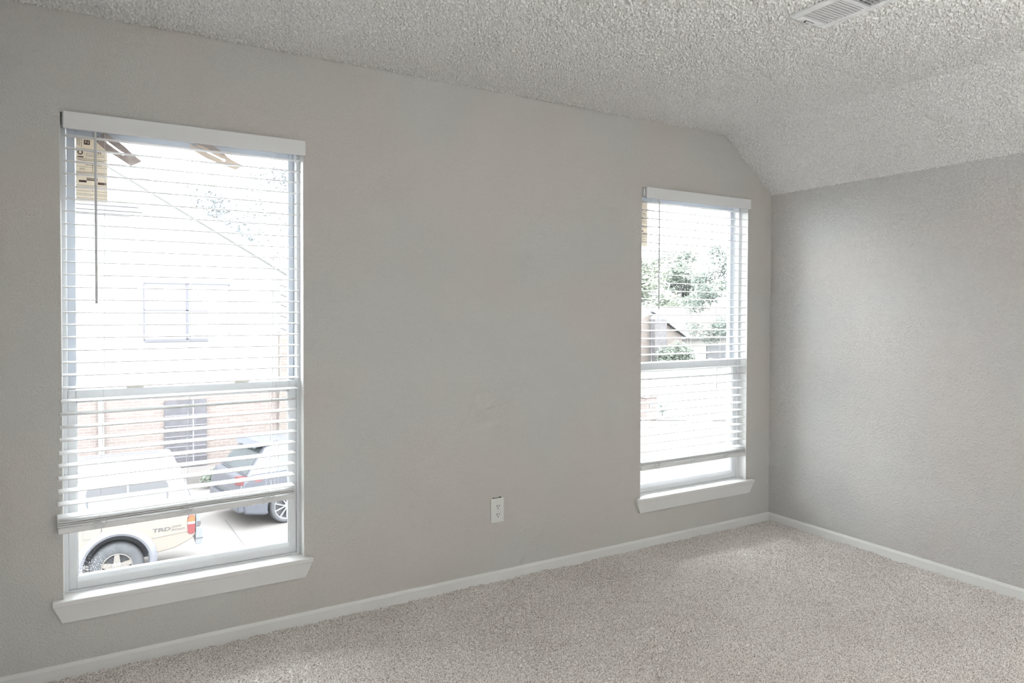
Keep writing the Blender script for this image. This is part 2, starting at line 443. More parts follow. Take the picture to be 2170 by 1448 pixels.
# ================================================================ WINDOWS
ST = 0.287                    # top of the stool (inner sill)
def window(n, x0, x1, pane_low):
    ZHEAD = ZHEADS[n-1]
    W = empty('window_%d' % n, (0.5*(x0+x1), 0.06, ST), kind='structure')
    def part(mb, name, m, parent=W, **k):
        o = mb.build(name, m, **k)
        o.parent = parent
        off = Vector(W.location)
        o.matrix_parent_inverse = Matrix.Translation(off).inverted() if parent is W else Matrix.Identity(4)
        return o
    fj = 0.016
    # outer frame: jambs, head and sloping sill
    f = MB()
    f.box(x0, x0+fj, 0.06, 0.15, ST-0.02, ZHEAD); f.box(x1-fj, x1, 0.06, 0.15, ST-0.02, ZHEAD)
    f.box(x0+fj, x1-fj, 0.06, 0.15, ZHEAD-0.03, ZHEAD); f.box(x0+fj, x1-fj, 0.06, 0.15, ST-0.02, ST+0.004)
    part(f, 'window_frame', VINYL, bevel=0.0015)
    rv = MB()
    rv.box(x0, x0+0.002, 0.0005, 0.06, ST, ZHEAD-0.0001); rv.box(x1-0.002, x1, 0.0005, 0.06, ST, ZHEAD-0.0001)
    part(rv, 'window_reveal', TRIM)
    # upper sash (outer track)
    a0, a1 = x0+fj+0.001, x1-fj-0.001
    zt, zb = ZHEAD-0.031, 1.005
    us_ = MB()
    us_.box(a0, a0+0.028, 0.108, 0.136, zb, zt); us_.box(a1-0.022, a1, 0.108, 0.136, zb, zt)
    us_.box(a0+0.028, a1-0.022, 0.108, 0.136, zt-0.03, zt); us_.box(a0+0.028, a1-0.022, 0.108, 0.136, zb, zb+0.034)
    s = part(us_, 'upper_sash', VINYL_SHADE, bevel=0.002)
    gl = MB().box(a0+0.026, a1-0.020, 0.120, 0.124, zb+0.03, zt-0.028).build('pane', GLASS); gl.parent = s
    gk = MB(); gx0, gx1, gz0, gz1 = a0+0.028, a1-0.022, zb+0.034, zt-0.03
    # lower sash (inner track)
    lt = 1.046
    ls = MB()
    ls.box(a0, a0+0.026, 0.072, 0.104, ST+0.005, lt); ls.box(a1-0.030, a1, 0.072, 0.104, ST+0.005, lt)
    ls.box(a0+0.026, a1-0.030, 0.070, 0.104, 1.004, lt)
    ls.prism([(0.068, ST+0.005), (0.104, ST+0.005), (0.104, ST+0.05), (0.093, ST+0.05), (0.072, ST+0.034), (0.068, ST+0.030)], 'x', a0+0.026, a1-0.030)
    s2 = part(ls, 'lower_sash', VINYL, bevel=0.0015)
    p2 = MB().box(a0+0.024, a1-0.028, 0.088, 0.092, ST+0.04, 1.006).build('pane', pane_low); p2.parent = s2
    gb = MB()
    gb.box(a0+0.026, a1-0.030, 0.080, 0.088, 0.998, 1.004); gb.box(a0+0.0258, a0+0.030, 0.080, 0.088, ST+0.05, 1.004); gb.box(a1-0.034, a1-0.0298, 0.080, 0.088, ST+0.05, 1.004)
    g2 = gb.build('glazing_bead', VINYL); g2.parent = s2
    k = MB()
    for lx in (x0+0.24, x1-0.24):
        k.box(lx-0.03, lx+0.03, 0.074, 0.10, lt, lt+0.007); k.box(lx-0.008, lx+0.02, 0.078, 0.092, lt+0.007, lt+0.013)
    lk = k.build('sash_lock', TAPE if n == 1 else VINYL, bevel=0.002); lk.parent = s2
    # stool with horns, and apron with returned ends
    h0, h1 = (x0-0.033, x1+0.033) if n == 1 else (x0-0.040, x1+0.049)
    pts = [(h0, -0.030), (h1, -0.030), (h1, 0.0), (x1, 0.0), (x1, 0.061), (x0, 0.061), (x0, 0.0), (h0, 0.0)]
    part(MB().prism([(x, y) for x, y in pts], 'z', ST-0.020, ST), 'window_sill', TRIM, bevel=0.004, seg=3)
    za, zc = ST-0.020, 0.2015
    part(MB().add([(h0+0.002, 0, za), (h1-0.002, 0, za), (h1-0.03, 0, zc), (h0+0.03, 0, zc),
                   (h0+0.002, -0.024, za), (h1-0.002, -0.024, za), (h1-0.03, -0.014, zc), (h0+0.03, -0.014, zc)],
                  [(0,1,2,3),(7,6,5,4),(0,4,5,1),(3,2,6,7),(0,3,7,4),(1,5,6,2)]), 'apron', TRIM, bevel=0.002)
    return W
W1 = window(1, WINS[0][0], WINS[0][1], GLASS_SPOT)
W2 = window(2, WINS[1][0], WINS[1][1], GLASS)

# ================================================================ BLINDS
def slat_mesh(length, tilt):
    """2-inch slat, slightly crowned, origin at the left end of its room-side edge"""
    mb = MB(); n = 5; w_, t = 0.050, 0.0028
    sec = []
    for i in range(n+1):
        s = i/n; sec.append((s*w_, 0.0016*(1-(2*s-1)**2)+t/2))
    for i in range(n, -1, -1):
        s = i/n; sec.append((s*w_, 0.0016*(1-(2*s-1)**2)-t/2))
    c, s_ = math.cos(tilt), math.sin(tilt)
    sec = [(a*c-b*s_, a*s_+b*c) for a, b in sec]
    return mb.prism(sec, 'x', 0, length)

def blind(name, label, x0, x1, valance, slats, stack, rail_z, ladders, wand, cords, zh, tilt=0.075):
    R = empty(name, (0.5*(x0+x1), 0.0, 2.06), label, 'blind', 'window blinds')
    inv = Matrix.Translation(R.location).inverted()
    def part(o):
        o.parent = R; o.matrix_parent_inverse = inv; return o
    vx0, vx1, vz0, vz1 = valance
    part(MB().box(vx0, vx1, -0.018, -0.007, vz0, vz1).build('valance', VALANCE, bevel=0.003))
    part(MB().box(x0, x1, 0.0, 0.052, zh-0.045, zh-0.002).build('head_rail', VALANCE, bevel=0.002))
    proto = None
    def slat(xl, yl, xr, yr, z):
        nonlocal proto
        L = math.hypot(xr-xl, yr-yl)
        if proto is None:
            proto = slat_mesh(SLEN, tilt).build('slat', SLAT, smooth=False); o = proto
        else:
            o = proto.copy(); COL.objects.link(o)
        o.location = (xl, yl, z); o.rotation_euler = (0, 0, math.atan2(yr-yl, xr-xl))
        part(o)
    SLEN = 0.854
    for s in slats+stack: slat(*s)
    # bottom rail
    xl, yl, xr, yr, z0, z1 = rail_z
    o = MB().box(0, 0.854, 0.0, 0.052, 0, z1-z0).build('bottom_rail', SLAT, bevel=0.005, seg=3)
    o.location = (xl, yl, z0); o.rotation_euler = (0, 0, math.atan2(yr-yl, xr-xl)); part(o)
    ang = math.atan2(yr-yl, xr-xl)
    allz = [s for s in slats]
    for f in ladders:
        mb = MB()
        for dy in (-0.0015, 0.053):
            pts = [(xl_+f*(xr_-xl_), yl_+f*(yr_-yl_)+dy, z_) for xl_, yl_, xr_, yr_, z_ in allz]
            pts = [(pts[0][0], pts[0][1], zh-0.04)]+pts+[(xl+f*(xr-xl), yl+f*(yr-yl)+dy, z1)]
            mb.tube(pts, 0.0006, 5)
        part(mb.build('ladder_string', CORD, smooth=True))
        # spare cord looped and knotted round the bottom rail
        kx, ky = xl+f*(xr-xl), yl+f*(yr-yl)-0.006
        pts = []
        for i in range(46):
            t = i/45*2*PI*2.0
            pts.append((kx+0.019*math.sin(t)+0.005*math.sin(2.7*t), ky-0.004*math.sin(1.5*t), z1+0.001+0.009*math.sin(2*t+0.5)+0.005*math.cos(0.7*t)))
        pts += [(kx+0.006, ky-0.002, z1-0.012), (kx+0.003, ky-0.001, z0-0.010)]
        part(MB().tube(pts, 0.0011, 5).build('cord_loop', CORD, smooth=True))
    wx, wz0, wz1 = wand
    part(MB().tube([(wx, -0.012, wz1), (wx, -0.012, wz0)], 0.0042, 6).build('tilt_wand', WAND))
    for cx_, cz_ in cords:
        part(MB().tube([(cx_, 0.056, zh-0.03), (cx_-0.003, 0.057, 1.2), (cx_-0.012, 0.058, cz_)], 0.0009, 5).build('lift_cord', CORD, smooth=True))
    return R

def lerp(a, b, t):
    t = min(1, max(0, t)); return a+(b-a)*t
def left_slat(z):
    xl = -0.110-0.009*(1.99-z)/0.89 if z > 1.10 else lerp(-0.119, -0.1335, (1.10-z)/0.5)
    yl = lerp(0.0, -0.056, (1.12-z)/0.18)
    yr = lerp(0.0, 0.012, (1.12-z)/0.5)
    return (xl, yl, xl+math.sqrt(0.854**2-(yr-yl)**2), yr, z)
sl = [left_slat(1.9895-0.0464*i) for i in range(31)]
stk = [left_slat(z) for z in (0.5830, 0.5760, 0.5690)]
l0 = left_slat(0.55)
blind('window_blind', 'white slatted blind on the larger left window, bottom hanging crooked over the sill', -0.112, 0.748,
      (-0.109, 0.7596, 2.0090, 2.0725), sl, stk, (l0[0], l0[1], l0[2], l0[3], 0.540, 0.562), (0.155, 0.50, 0.87), (-0.0085, 1.374, 2.02),
      [(0.64, 0.57), (0.655, 0.60), (0.67, 0.575)], ZHEADS[0])
xr0 = 2.660
sr = [(xr0, 0.002, xr0+0.854, 0.002, 1.9774-0.04622*i) for i in range(33)]
stk = [(xr0, 0.002, xr0+0.854, 0.002, z) for z in (0.480, 0.474, 0.468)]
blind('window_blind', 'white slatted blind on the smaller right window near the room corner', 2.660, 3.516,
      (2.6685, 3.5300, 1.9945, 2.0575), sr, stk, (xr0, 0.002, xr0+0.856, 0.002, 0.438, 0.462), (0.135, 0.47, 0.80), (2.768, 1.366, 2.01),
      [(2.83, 0.60), (3.095, 0.62)], ZHEADS[1])

# ================================================================ LABELS AND BLADE REFLECTIONS ON THE PANES
def energy_label(x0, x1, z0, z1, label, full=True):
    y = 0.1196
    o = MB().box(x0, x1, y-0.0006, y, z0, z1).build('energy_label', PAPER)
    tag(o, label, 'label', 'energy labels on the glass')
    def P(u, v): return (x0+u*(x1-x0), z1-v*(z1-z0))
    ink = MB(); yy = y-0.0006
    def bar(u0, v0, u1, v1):
        a, b = P(u0, v0), P(u1, v1); ink.box(a[0], b[0], yy-0.0003, yy, b[1], a[1])
    # (fractions of the sheet)
    bar(0.25, 0.045, 0.56, 0.055)
    bar(0.26, 0.12, 0.45, 0.185)
    bar(0.0, 0.245, 1, 0.250)
    for k, (v0, v1) in enumerate(((0.09, 0.20), (0.07, 0.21), (0.06, 0.23))): bar(0.05+0.06*k, v0, 0.062+0.06*k, v1)
    for k in range(12):                                    # round badge
        a0, a1 = 2*PI*k/12, 2*PI*(k+1)/12
        c = P(0.14, 0.30); r = 0.0095
        if k not in (3,): ink.add([(c[0]+q*math.cos(t), yy-0.0002, c[1]+q*math.sin(t)) for t in (a0, a1) for q in (r*0.55, r)], [(0,1,3,2)])
    bar(0.05, 0.355, 0.24, 0.372)
    for k in range(8): bar(0.27+k*0.07, 0.268+0.004*k/2, 0.27+k*0.07+0.05, 0.281+0.004*k/2)
    for v in (0.305, 0.325, 0.345): bar(0.32, v, 0.9, v+0.004)
    bar(0, 0.385, 1, 0.390); bar(0.05, 0.405, 0.9, 0.411); bar(0.02, 0.445, 1, 0.449); bar(0.3, 0.47, 0.82, 0.476); bar(0.02, 0.50, 1, 0.503)
    bar(0.52, 0.44, 0.53, 0.57); bar(0, 0.58, 1, 0.586); bar(0, 0.60, 1, 0.603)
    bar(0.34, 0.655, 0.68, 0.695); bar(0.09, 0.695, 0.335, 0.725); bar(0.69, 0.71, 0.96, 0.745)
    for v in (0.765, 0.785, 0.80, 0.845, 0.885, 0.905, 0.945): bar(0, v, 1, v+0.003)
    bar(0.52, 0.79, 0.53, 0.845); bar(0.52, 0.945, 0.53, 1.0)
    p = ink.build('printing', INK); p.parent = o
    if full:
        def T(s, u, v, size, m, name='lettering', sx=1.0):
            c = P(u, v)
            return text(name, s, size, m, Matrix.Translation((c[0], yy-0.0005, c[1])) @ FACE, o, sx, depth=0.0001)
        T('N', 0.355, 0.152, 0.016, PAPER, sx=1.2)
        T('WDMA', 0.51, 0.675, 0.0105, PAPER)
        T('0.52', 0.20, 0.535, 0.009, INK)
    return o
energy_label(-0.0735, 0.0300, 1.766, 2.034, 'cream energy rating label stuck on the glass at top left of the large window')
energy_label(2.692, 2.795, 1.735, 2.010, 'cream energy rating label on the glass of the smaller right window, mostly behind its edge')

def reflected_blade(name, label, p0, p1, w0, w1, m, y, notch=True):  # ceiling fan reflection in the glass, built as solid coloured pieces
    """reflected fan blade as a slotted, slightly widening solid between two points on the pane, cut at a slant at the end"""
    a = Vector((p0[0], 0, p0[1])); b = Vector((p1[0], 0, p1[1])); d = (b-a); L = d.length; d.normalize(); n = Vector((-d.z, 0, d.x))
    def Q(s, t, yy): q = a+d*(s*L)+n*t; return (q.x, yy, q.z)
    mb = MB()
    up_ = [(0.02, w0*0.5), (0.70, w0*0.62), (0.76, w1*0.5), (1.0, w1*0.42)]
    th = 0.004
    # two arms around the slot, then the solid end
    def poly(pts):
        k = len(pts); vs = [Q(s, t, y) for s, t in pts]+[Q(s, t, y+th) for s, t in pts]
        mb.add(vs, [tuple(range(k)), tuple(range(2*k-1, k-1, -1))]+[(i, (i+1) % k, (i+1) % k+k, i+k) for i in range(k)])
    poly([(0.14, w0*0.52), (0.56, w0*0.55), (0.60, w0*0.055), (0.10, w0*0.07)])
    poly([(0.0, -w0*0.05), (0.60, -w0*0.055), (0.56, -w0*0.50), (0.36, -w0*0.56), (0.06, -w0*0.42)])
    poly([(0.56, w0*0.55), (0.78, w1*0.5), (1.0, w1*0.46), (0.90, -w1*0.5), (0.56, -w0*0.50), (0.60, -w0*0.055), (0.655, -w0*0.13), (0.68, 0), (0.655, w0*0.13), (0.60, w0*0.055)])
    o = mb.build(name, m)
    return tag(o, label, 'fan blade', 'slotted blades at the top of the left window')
reflected_blade('reflected_blade', 'brown slotted blade shape slanting beside the cream label, top left of large window', (-0.012, 2.028), (0.138, 1.922), 0.050, 0.042, BLADE_REFL, 0.098)
b2 = reflected_blade('reflected_blade', 'pale tan slotted blade shape just below the valance, middle of the large window', (0.322, 2.030), (0.522, 1.948), 0.045, 0.032, BLADE_REFL_L, 0.098)
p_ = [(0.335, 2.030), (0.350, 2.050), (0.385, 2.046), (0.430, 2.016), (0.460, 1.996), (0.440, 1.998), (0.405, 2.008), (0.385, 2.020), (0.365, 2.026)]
br = MB().prism(p_, 'y', 0.090, 0.097).build('reflected_arm', BLADE_REFL); br.parent = b2; br['label'] = 'dark brown arched arm of the blade reflection'

# ================================================================ OUTLET
O = empty('power_outlet', (1.708, 0.0, 0.3525), 'white duplex wall outlet between the two windows', 'outlet')
def opart(mb, name, m, **k):
    o = mb.build(name, m, **k); o.parent = O; return o
opart(MB().box(-0.0375, 0.0375, -0.007, 0.0, -0.061, 0.061), 'cover_plate', PLATE, bevel=0.003, seg=3)
opart(MB().box(-0.022, 0.018, -0.0035, 0.0, 0.061, 0.0626).box(-0.024, -0.016, -0.004, 0, 0.061, 0.0642).box(0.014, 0.022, -0.004, 0, 0.061, 0.0655), 'cutout_gap', BLACK)  # dark gap of the wall cutout, its shade built as black strips
for zc in (0.016, -0.026):
    r = MB().prism([(0.0035+0.0155*math.cos(2*PI*k/24), zc+max(-0.0125, min(0.0125, 0.0155*math.sin(2*PI*k/24)))) for k in range(24)], 'y', -0.0072, -0.006)
    ro = opart(r, 'receptacle', PLATE)
    s = MB().box(-0.0045, -0.0015, -0.0076, -0.007, zc+0.001, zc+0.011).box(0.0085, 0.0112, -0.0076, -0.007, zc+0.002, zc+0.011)
    s.prism([(0.0036+0.0027*math.cos(2*PI*k/14), zc-0.0055+0.0027*math.sin(2*PI*k/14)) for k in range(14)], 'y', -0.0076, -0.007)
    so = s.build('slot', BLACK); so.parent = ro
opart(MB().prism([(0.0035+0.0025*math.cos(2*PI*k/14), -0.001+0.0025*math.sin(2*PI*k/14)) for k in range(14)], 'y', -0.0079, -0.006), 'screw', WAND)

# ================================================================ CEILING VENT
V = empty('air_vent', (2.273, -1.334, 2.44), 'white louvred metal air vent on the popcorn ceiling', 'vent')
def vpart(mb, name, m, **k):
    o = mb.build(name, m, **k); o.parent = V; return o
vw, vl = 0.099, 0.36          # half width, length towards the camera
mb = MB()
zf0, zf1 = -0.014, -0.002
mb.box(-vw, -vw+0.030, -vl, 0, zf0, zf1); mb.box(vw-0.030, vw, -vl, 0, zf0, zf1)
mb.box(-vw+0.030, vw-0.030, -0.030, 0, zf0, zf1); mb.box(-vw+0.030, vw-0.030, -vl, -vl+0.030, zf0, zf1)
vpart(mb, 'vent_frame', VENTW, bevel=0.003)
vpart(MB().box(-vw+0.02, vw-0.02, -0.200, -0.186, zf0+0.001, zf1), 'divider', VENTW)
vpart(MB().box(-vw+0.006, vw-0.006, -vl+0.006, -0.006, -0.002, 0.004), 'duct', VENTD)
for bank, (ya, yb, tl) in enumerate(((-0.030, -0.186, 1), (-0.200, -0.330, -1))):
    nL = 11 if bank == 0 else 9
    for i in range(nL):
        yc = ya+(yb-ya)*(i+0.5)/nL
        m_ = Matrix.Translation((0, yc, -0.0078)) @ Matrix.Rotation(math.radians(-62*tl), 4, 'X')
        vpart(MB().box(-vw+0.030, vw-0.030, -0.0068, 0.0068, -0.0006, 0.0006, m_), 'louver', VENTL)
lv = vpart(MB().box(-0.030, 0.022, -0.0175, -0.0145, -0.0146, -0.0138), 'lever_slot', BLACK)
vpart(MB().tube([(-0.004, -0.016, -0.014), (-0.002, -0.014, -0.024), (0.002, -0.004, -0.031), (0.004, 0.004, -0.032)], 0.0016, 8), 'lever', WAND)
vpart(MB().tube([(-0.022, -0.009, -0.013), (-0.022, -0.009, -0.017)], 0.004, 12), 'screw', VENTD)

# ================================================================ OUTSIDE
KO = 0.225
def sc(c): return tuple(KO*v for v in c)
def omat(name, color, rough=0.6, vary=None):
    return mat(name, sc(color), rough, vary=(vary[0], sc(vary[1]), vary[2], vary[3]) if vary else None)
def obrick(name, c1, c2, m): return brick_mat(name, sc(c1), sc(c2), sc(m))

GZ = -3.145                    # ground level, one storey down
CONC = omat('pale_concrete', (0.46, 0.42, 0.40), 0.9, vary=(0.6, (0.38, 0.345, 0.335), 0.45, 0.62))
JOINT = omat('dark_joint', (0.30, 0.28, 0.28), 0.9)
GRASS = omat('pale_lawn', (0.205, 0.228, 0.165), 0.95, vary=(1.5, (0.23, 0.24, 0.20), 0.4, 0.6))
SIDING = mat('white_siding', (0.165, 0.164, 0.16), 0.8)
BRICK = obrick('pale_red_brick', (0.46, 0.36, 0.33), (0.53, 0.44, 0.405), (0.62, 0.565, 0.54))
BRICK_T = obrick('tan_brick', (0.36, 0.30, 0.26), (0.50, 0.40, 0.36), (0.55, 0.50, 0.47))
LILAC = omat('grey_window_frame', (0.48, 0.46, 0.50), 0.6)
PALEPANE = mat('pale_window_pane', (0.152, 0.152, 0.156), 0.5)
DARKDOOR = omat('dark_screen_door', (0.18, 0.17, 0.195), 0.6, vary=(6, (0.23, 0.22, 0.25), 0.4, 0.6))
SHINGLE = omat('pink_roof_shingle', (0.42, 0.355, 0.34), 0.9, vary=(4, (0.46, 0.39, 0.375), 0.4, 0.6))
FAR_SHINGLE = omat('reddish_roof_shingle', (0.20, 0.155, 0.145), 0.9, vary=(4, (0.235, 0.19, 0.18), 0.4, 0.6))
FASCIA = omat('grey_fascia', (0.40, 0.39, 0.41), 0.8)
BARK = omat('grey_bark', (0.36, 0.34, 0.35), 0.9, vary=(5, (0.28, 0.26, 0.27), 0.4, 0.6))
LEAF_G = omat('green_leaf', (0.32, 0.385, 0.30), 0.7)
LEAF_Y = omat('yellow_green_leaf', (0.42, 0.47, 0.345), 0.7)
LEAF_D = omat('dark_green_leaf', (0.27, 0.335, 0.28), 0.7)
LEAF_B = omat('pale_blue_green_leaf', (0.60, 0.645, 0.67), 0.7)

o = grid = MB().box(-40, 40, WT, 24, GZ-0.2, GZ).build('driveway', CONC); tag(o, kind='structure')
pts = [(2.29, 12.9), (2.36, 11.0), (2.42, 9.5), (2.5, 6.0)]
mb = MB()
for (xa, ya), (xb, yb) in zip(pts[:-1], pts[1:]):
    mb.add([(xa-.014, ya, GZ+.004), (xa+.014, ya, GZ+.004), (xb+.014, yb, GZ+.004), (xb-.014, yb, GZ+.004)], [(0,1,2,3)])
o = mb.build('pavement_joint', JOINT); tag(o, kind='structure')
o = MB().add([(15, 21.5, GZ+0.02), (26, 14.5, GZ+0.02), (40, 16, GZ+0.02), (40, 24, GZ+0.02), (31, 24.0, GZ+0.02)], [(0,1,2,3,4)]).add([(9, 10.5, GZ+0.02), (16, 17.5, GZ+0.02), (24, 12, GZ+0.02), (14, 6, GZ+0.02)], [(0,1,2,3)]).build('lawn', GRASS); tag(o, kind='structure')
o = MB().box(-60, 110, 24, 120, GZ-0.2, GZ).build('far_lawn', GRASS); tag(o, kind='structure')
o = MB().box(30, 60, 31.0, 34.5, GZ, GZ+0.03).build('street', CONC); tag(o, kind='structure')

# ---- neighbouring two-storey house
NY = 17.5
N = empty('neighbor_house', (1.0, NY, GZ), 'two storey house with white upper wall and pale brick ground floor behind the parked vehicles', 'house')
def npart(mb, name, m, parent=None, **k):
    o = mb.build(name, m, **k)
    if parent: o.parent = parent
    else: keep(o, N)
    return o
def rake(x): return 4.12-0.5905*(x-1.90)
xr_ = 4.88; xl_ = -8.9; xm = -2.0
npart(MB().box(xl_, xr_, NY, NY+8, GZ, -0.62), 'brick_wall', BRICK)
npart(MB().prism([(xl_, -0.62), (xr_, -0.62), (xr_, rake(xr_)), (xm, rake(xm)), (xl_, rake(xr_))], 'y', NY-0.03, NY+8), 'siding_wall', SIDING)
mb = MB()
for sgn in (1, -1):
    xe = xm+sgn*(xr_+0.35-xm)
    mb.prism([(xm, rake(xm)+0.02), (xe, rake(xr_+0.35)+0.02), (xe, rake(xr_+0.35)+0.16), (xm, rake(xm)+0.18)], 'y', NY-0.14, NY+8.2)
npart(mb, 'roof', SHINGLE)
mb = MB()
for sgn in (1, -1):
    xe = xm+sgn*(xr_+0.35-xm)
    mb.prism([(xm, rake(xm)-0.13), (xe, rake(xr_+0.35)-0.13), (xe, rake(xr_+0.35)+0.01), (xm, rake(xm)+0.01)], 'y', NY-0.17, NY-0.14)
npart(mb, 'rake_board', mat('white_rake_paint', (0.32, 0.315, 0.31), 0.8))
mb = MB()
for z, x1 in ((4.02, 0.9), (3.90, 0.98), (3.79, 0.7)):
    mb.box(-1.5, x1, NY-0.10, NY-0.03, z-0.022, z+0.022)
npart(mb, 'frieze_board', LILAC, bevel=0.01)
npart(MB().box(-6, 4.4, NY-0.06, NY-0.03, -0.64, -0.58), 'belt_board', SIDING)
wx0, wx1, wz0, wz1, wm = 1.006, 3.089, 0.566, 2.057, 2.03
mb = MB(); yy0, yy1 = NY-0.09, NY-0.03
for a in ((wx0-.02, wx0+.012, wz0, wz1), (wx1-.012, wx1+.02, wz0, wz1), (wm-0.035, wm+0.035, wz0, wz1), (wx0, wx1, wz1-.012, wz1+.02), (wx0, wx1, wz0-.05, wz0+.02),
          (wx0, wm, 1.335, 1.36), (wm, wx1, 1.325, 1.345)):
    mb.box(a[0], a[1], yy0, yy1, a[2], a[3])
wf = npart(mb, 'window_frame', mat('lilac_grey_frame', (0.052, 0.050, 0.058), 0.6))
npart(MB().box(wx0, wm, NY-0.05, NY-0.031, wz0, wz1).box(wm, wx1, NY-0.05, NY-0.031, wz0, wz1), 'pane', PALEPANE, wf)
mb = MB()
for k in range(14): mb.box(wx0+.02, wm-.05, NY-0.053, NY-0.05, 0.66+k*0.05, 0.665+k*0.05); mb.box(wm+.05, wx1-.02, NY-0.053, NY-0.05, 0.66+k*0.05, 0.665+k*0.05)
npart(mb, 'window_shade', omat('shade_grey', (0.60, 0.60, 0.62), 0.8), wf)
npart(MB().box(2.20, 2.56, NY-0.07, NY-0.052, 0.66, 0.86), 'air_conditioner', omat('lilac_grey_unit', (0.40, 0.39, 0.45), 0.6), wf)
d = npart(MB().box(1.464, 2.496, NY-0.05, NY-0.001, -2.87, -1.06), 'front_door', DARKDOOR)
mb = MB()
for k in range(6): mb.box(1.47, 2.49, NY-0.058, NY-0.05, -2.6+k*0.28, -2.575+k*0.28)
mb.box(2.14, 2.18, NY-0.06, NY-0.05, -2.85, -1.08)
npart(mb, 'door_screen', LILAC, d)
npart(MB().box(1.25, 2.7, NY-0.9, NY-0.001, GZ, -2.88), 'doorstep', CONC)
npart(MB().box(-0.045, 0.09, NY-0.07, NY-0.001, GZ, -0.64), 'downspout', SIDING)
npart(MB().box(4.40, 4.95, NY-0.14, NY-0.031, GZ, 0.74), 'brick_pier', BRICK_T)
npart(MB().box(4.40, 4.95, NY-0.14, NY-0.031, 0.74, 2.25), 'pier_cap', SIDING)
mb = MB()
for z in (2.05, 1.78, 1.49, 1.18, 1.0, 0.82):
    mb.tube([(4.41+0.5*t, NY-0.15, z+0.025*math.sin(t*0.5/0.22*2*PI)) for t in [k/16 for k in range(17)]], 0.016, 6)
npart(mb, 'scalloped_tile', BARK)

# ---- pickup truck
def wheel(name, c, r_t, r_r, w_, spokes, rim_m, parent, tyre_m, thin=False, lugs=False):
    """wheel with its outer face towards -y; c = hub centre on the outer face"""
    t = MB().lathe_y([(r_r*0.96, 0.02), (r_r*1.0, -0.002), (r_r*1.06, -0.012), (r_t*0.90, -0.018), (r_t*0.97, 0.005), (r_t, 0.03), (r_t, w_-0.03), (r_t*0.95, w_), (r_r*0.9, w_), (r_r*0.9, 0.05)], c, 48).build('wheel', tyre_m, smooth=True)
    keep(t, parent)
    rm = MB().lathe_y([(r_r*1.02, 0.0), (r_r*0.97, -0.010), (r_r*0.92, 0.0), (r_r*0.89, 0.03), (r_r*0.88, w_*0.8)], c, 48)
    hub = r_r*(0.20 if thin else 0.40)
    rm.lathe_y([(0.0005, -0.008), (hub*0.5, -0.008), (hub, 0.004), (hub, 0.05)], c, 32)
    for k in range(spokes):
        a = PI/2+2*PI*k/spokes
        ca, sa = math.cos(a), math.sin(a)
        w0, w1 = (0.035, 0.055) if thin else (0.11, 0.075)
        for s0 in ((-1, 1) if thin else (0,)):
            w0_, w1_ = w0*(0.45 if thin else 1)*r_r/0.25, w1*(0.35 if thin else 1)*r_r/0.25
            def Pt(rr, tt, y): return (c[0]+rr*ca-tt*sa, c[1]+y, c[2]+rr*sa+tt*ca)
            oi, oo = s0*0.10*r_r, s0*0.24*r_r
            q = [Pt(hub*0.8, oi-w0_/2, 0.002), Pt(hub*0.8, oi+w0_/2, 0.002), Pt(r_r*0.93, oo+w1_/2, -0.002), Pt(r_r*0.93, oo-w1_/2, -0.002),
                 Pt(hub*0.8, oi-w0_/2, 0.04), Pt(hub*0.8, oi+w0_/2, 0.04), Pt(r_r*0.93, oo+w1_/2, 0.04), Pt(r_r*0.93, oo-w1_/2, 0.04)]
            rm.add(q, [(0,1,2,3),(7,6,5,4),(0,4,5,1),(1,5,6,2),(2,6,7,3),(3,7,4,0)])
    ro = rm.build('rim', rim_m); ro.parent = t
    bk = MB().lathe_y([(0.0005, 0.06), (r_r*0.9, 0.06)], c, 32).build('brake_disc', DK); bk.parent = t
    if lugs:
        n0 = None
        for k in range(6):
            a = PI/6+2*PI*k/6
            cc = (c[0]+0.070*math.cos(a), c[1], c[2]+0.070*math.sin(a))
            lg = MB().lathe_y([(0.0005, -0.022), (0.011, -0.022), (0.013, 0.004)], cc, 10).build('lug_nut', LILAC); lg.parent = t
    return t
DK = omat('dark_wheel_well', (0.13, 0.133, 0.15), 0.9)
TYRE = omat('dusty_tyre', (0.165, 0.17, 0.185), 0.9, vary=(14, (0.21, 0.215, 0.23), 0.45, 0.65))
BEIGE = omat('beige_truck_paint', (0.50, 0.44, 0.385), 0.35)
WHITEP = omat('white_shell_paint', (0.62, 0.62, 0.63), 0.25)
FLARE = omat('silver_grey_flare', (0.335, 0.34, 0.385), 0.5)
ALLOY = omat('warm_alloy', (0.46, 0.42, 0.38), 0.35)
SMOKE = omat('smoked_window', (0.15, 0.15, 0.165), 0.5)
PALEBLUE = omat('pale_blue_reflection', (0.44, 0.50, 0.56), 0.2)
RED = omat('red_lens', (0.42, 0.10, 0.11), 0.25)
ORANGE = omat('orange_lens', (0.48, 0.24, 0.10), 0.25)
CLEAR = omat('clear_lens', (0.62, 0.60, 0.60), 0.25)
CHROME = omat('pale_bumper', (0.42, 0.44, 0.49), 0.3)
CHAR = omat('charcoal_lettering', (0.17, 0.16, 0.165), 0.6)
T = empty('pickup_truck', (-1.0, 10.42, GZ), 'beige pickup truck with white camper shell parked beneath the large window', 'truck')
def tpart(mb, name, m, parent=None, **k):
    o = mb.build(name, m, **k)
    if parent: o.parent = parent
    else: keep(o, T)
    return o
TY0, TY1 = 9.60, 11.25
def arch(cx, cz, r, z, n=18):
    a0 = math.asin((z-cz)/r)
    return [(cx+r*math.cos(a), cz+r*math.sin(a)) for a in [PI-a0-(PI-2*a0)*k/n for k in range(n+1)]]
ac = (0.215, -2.70)
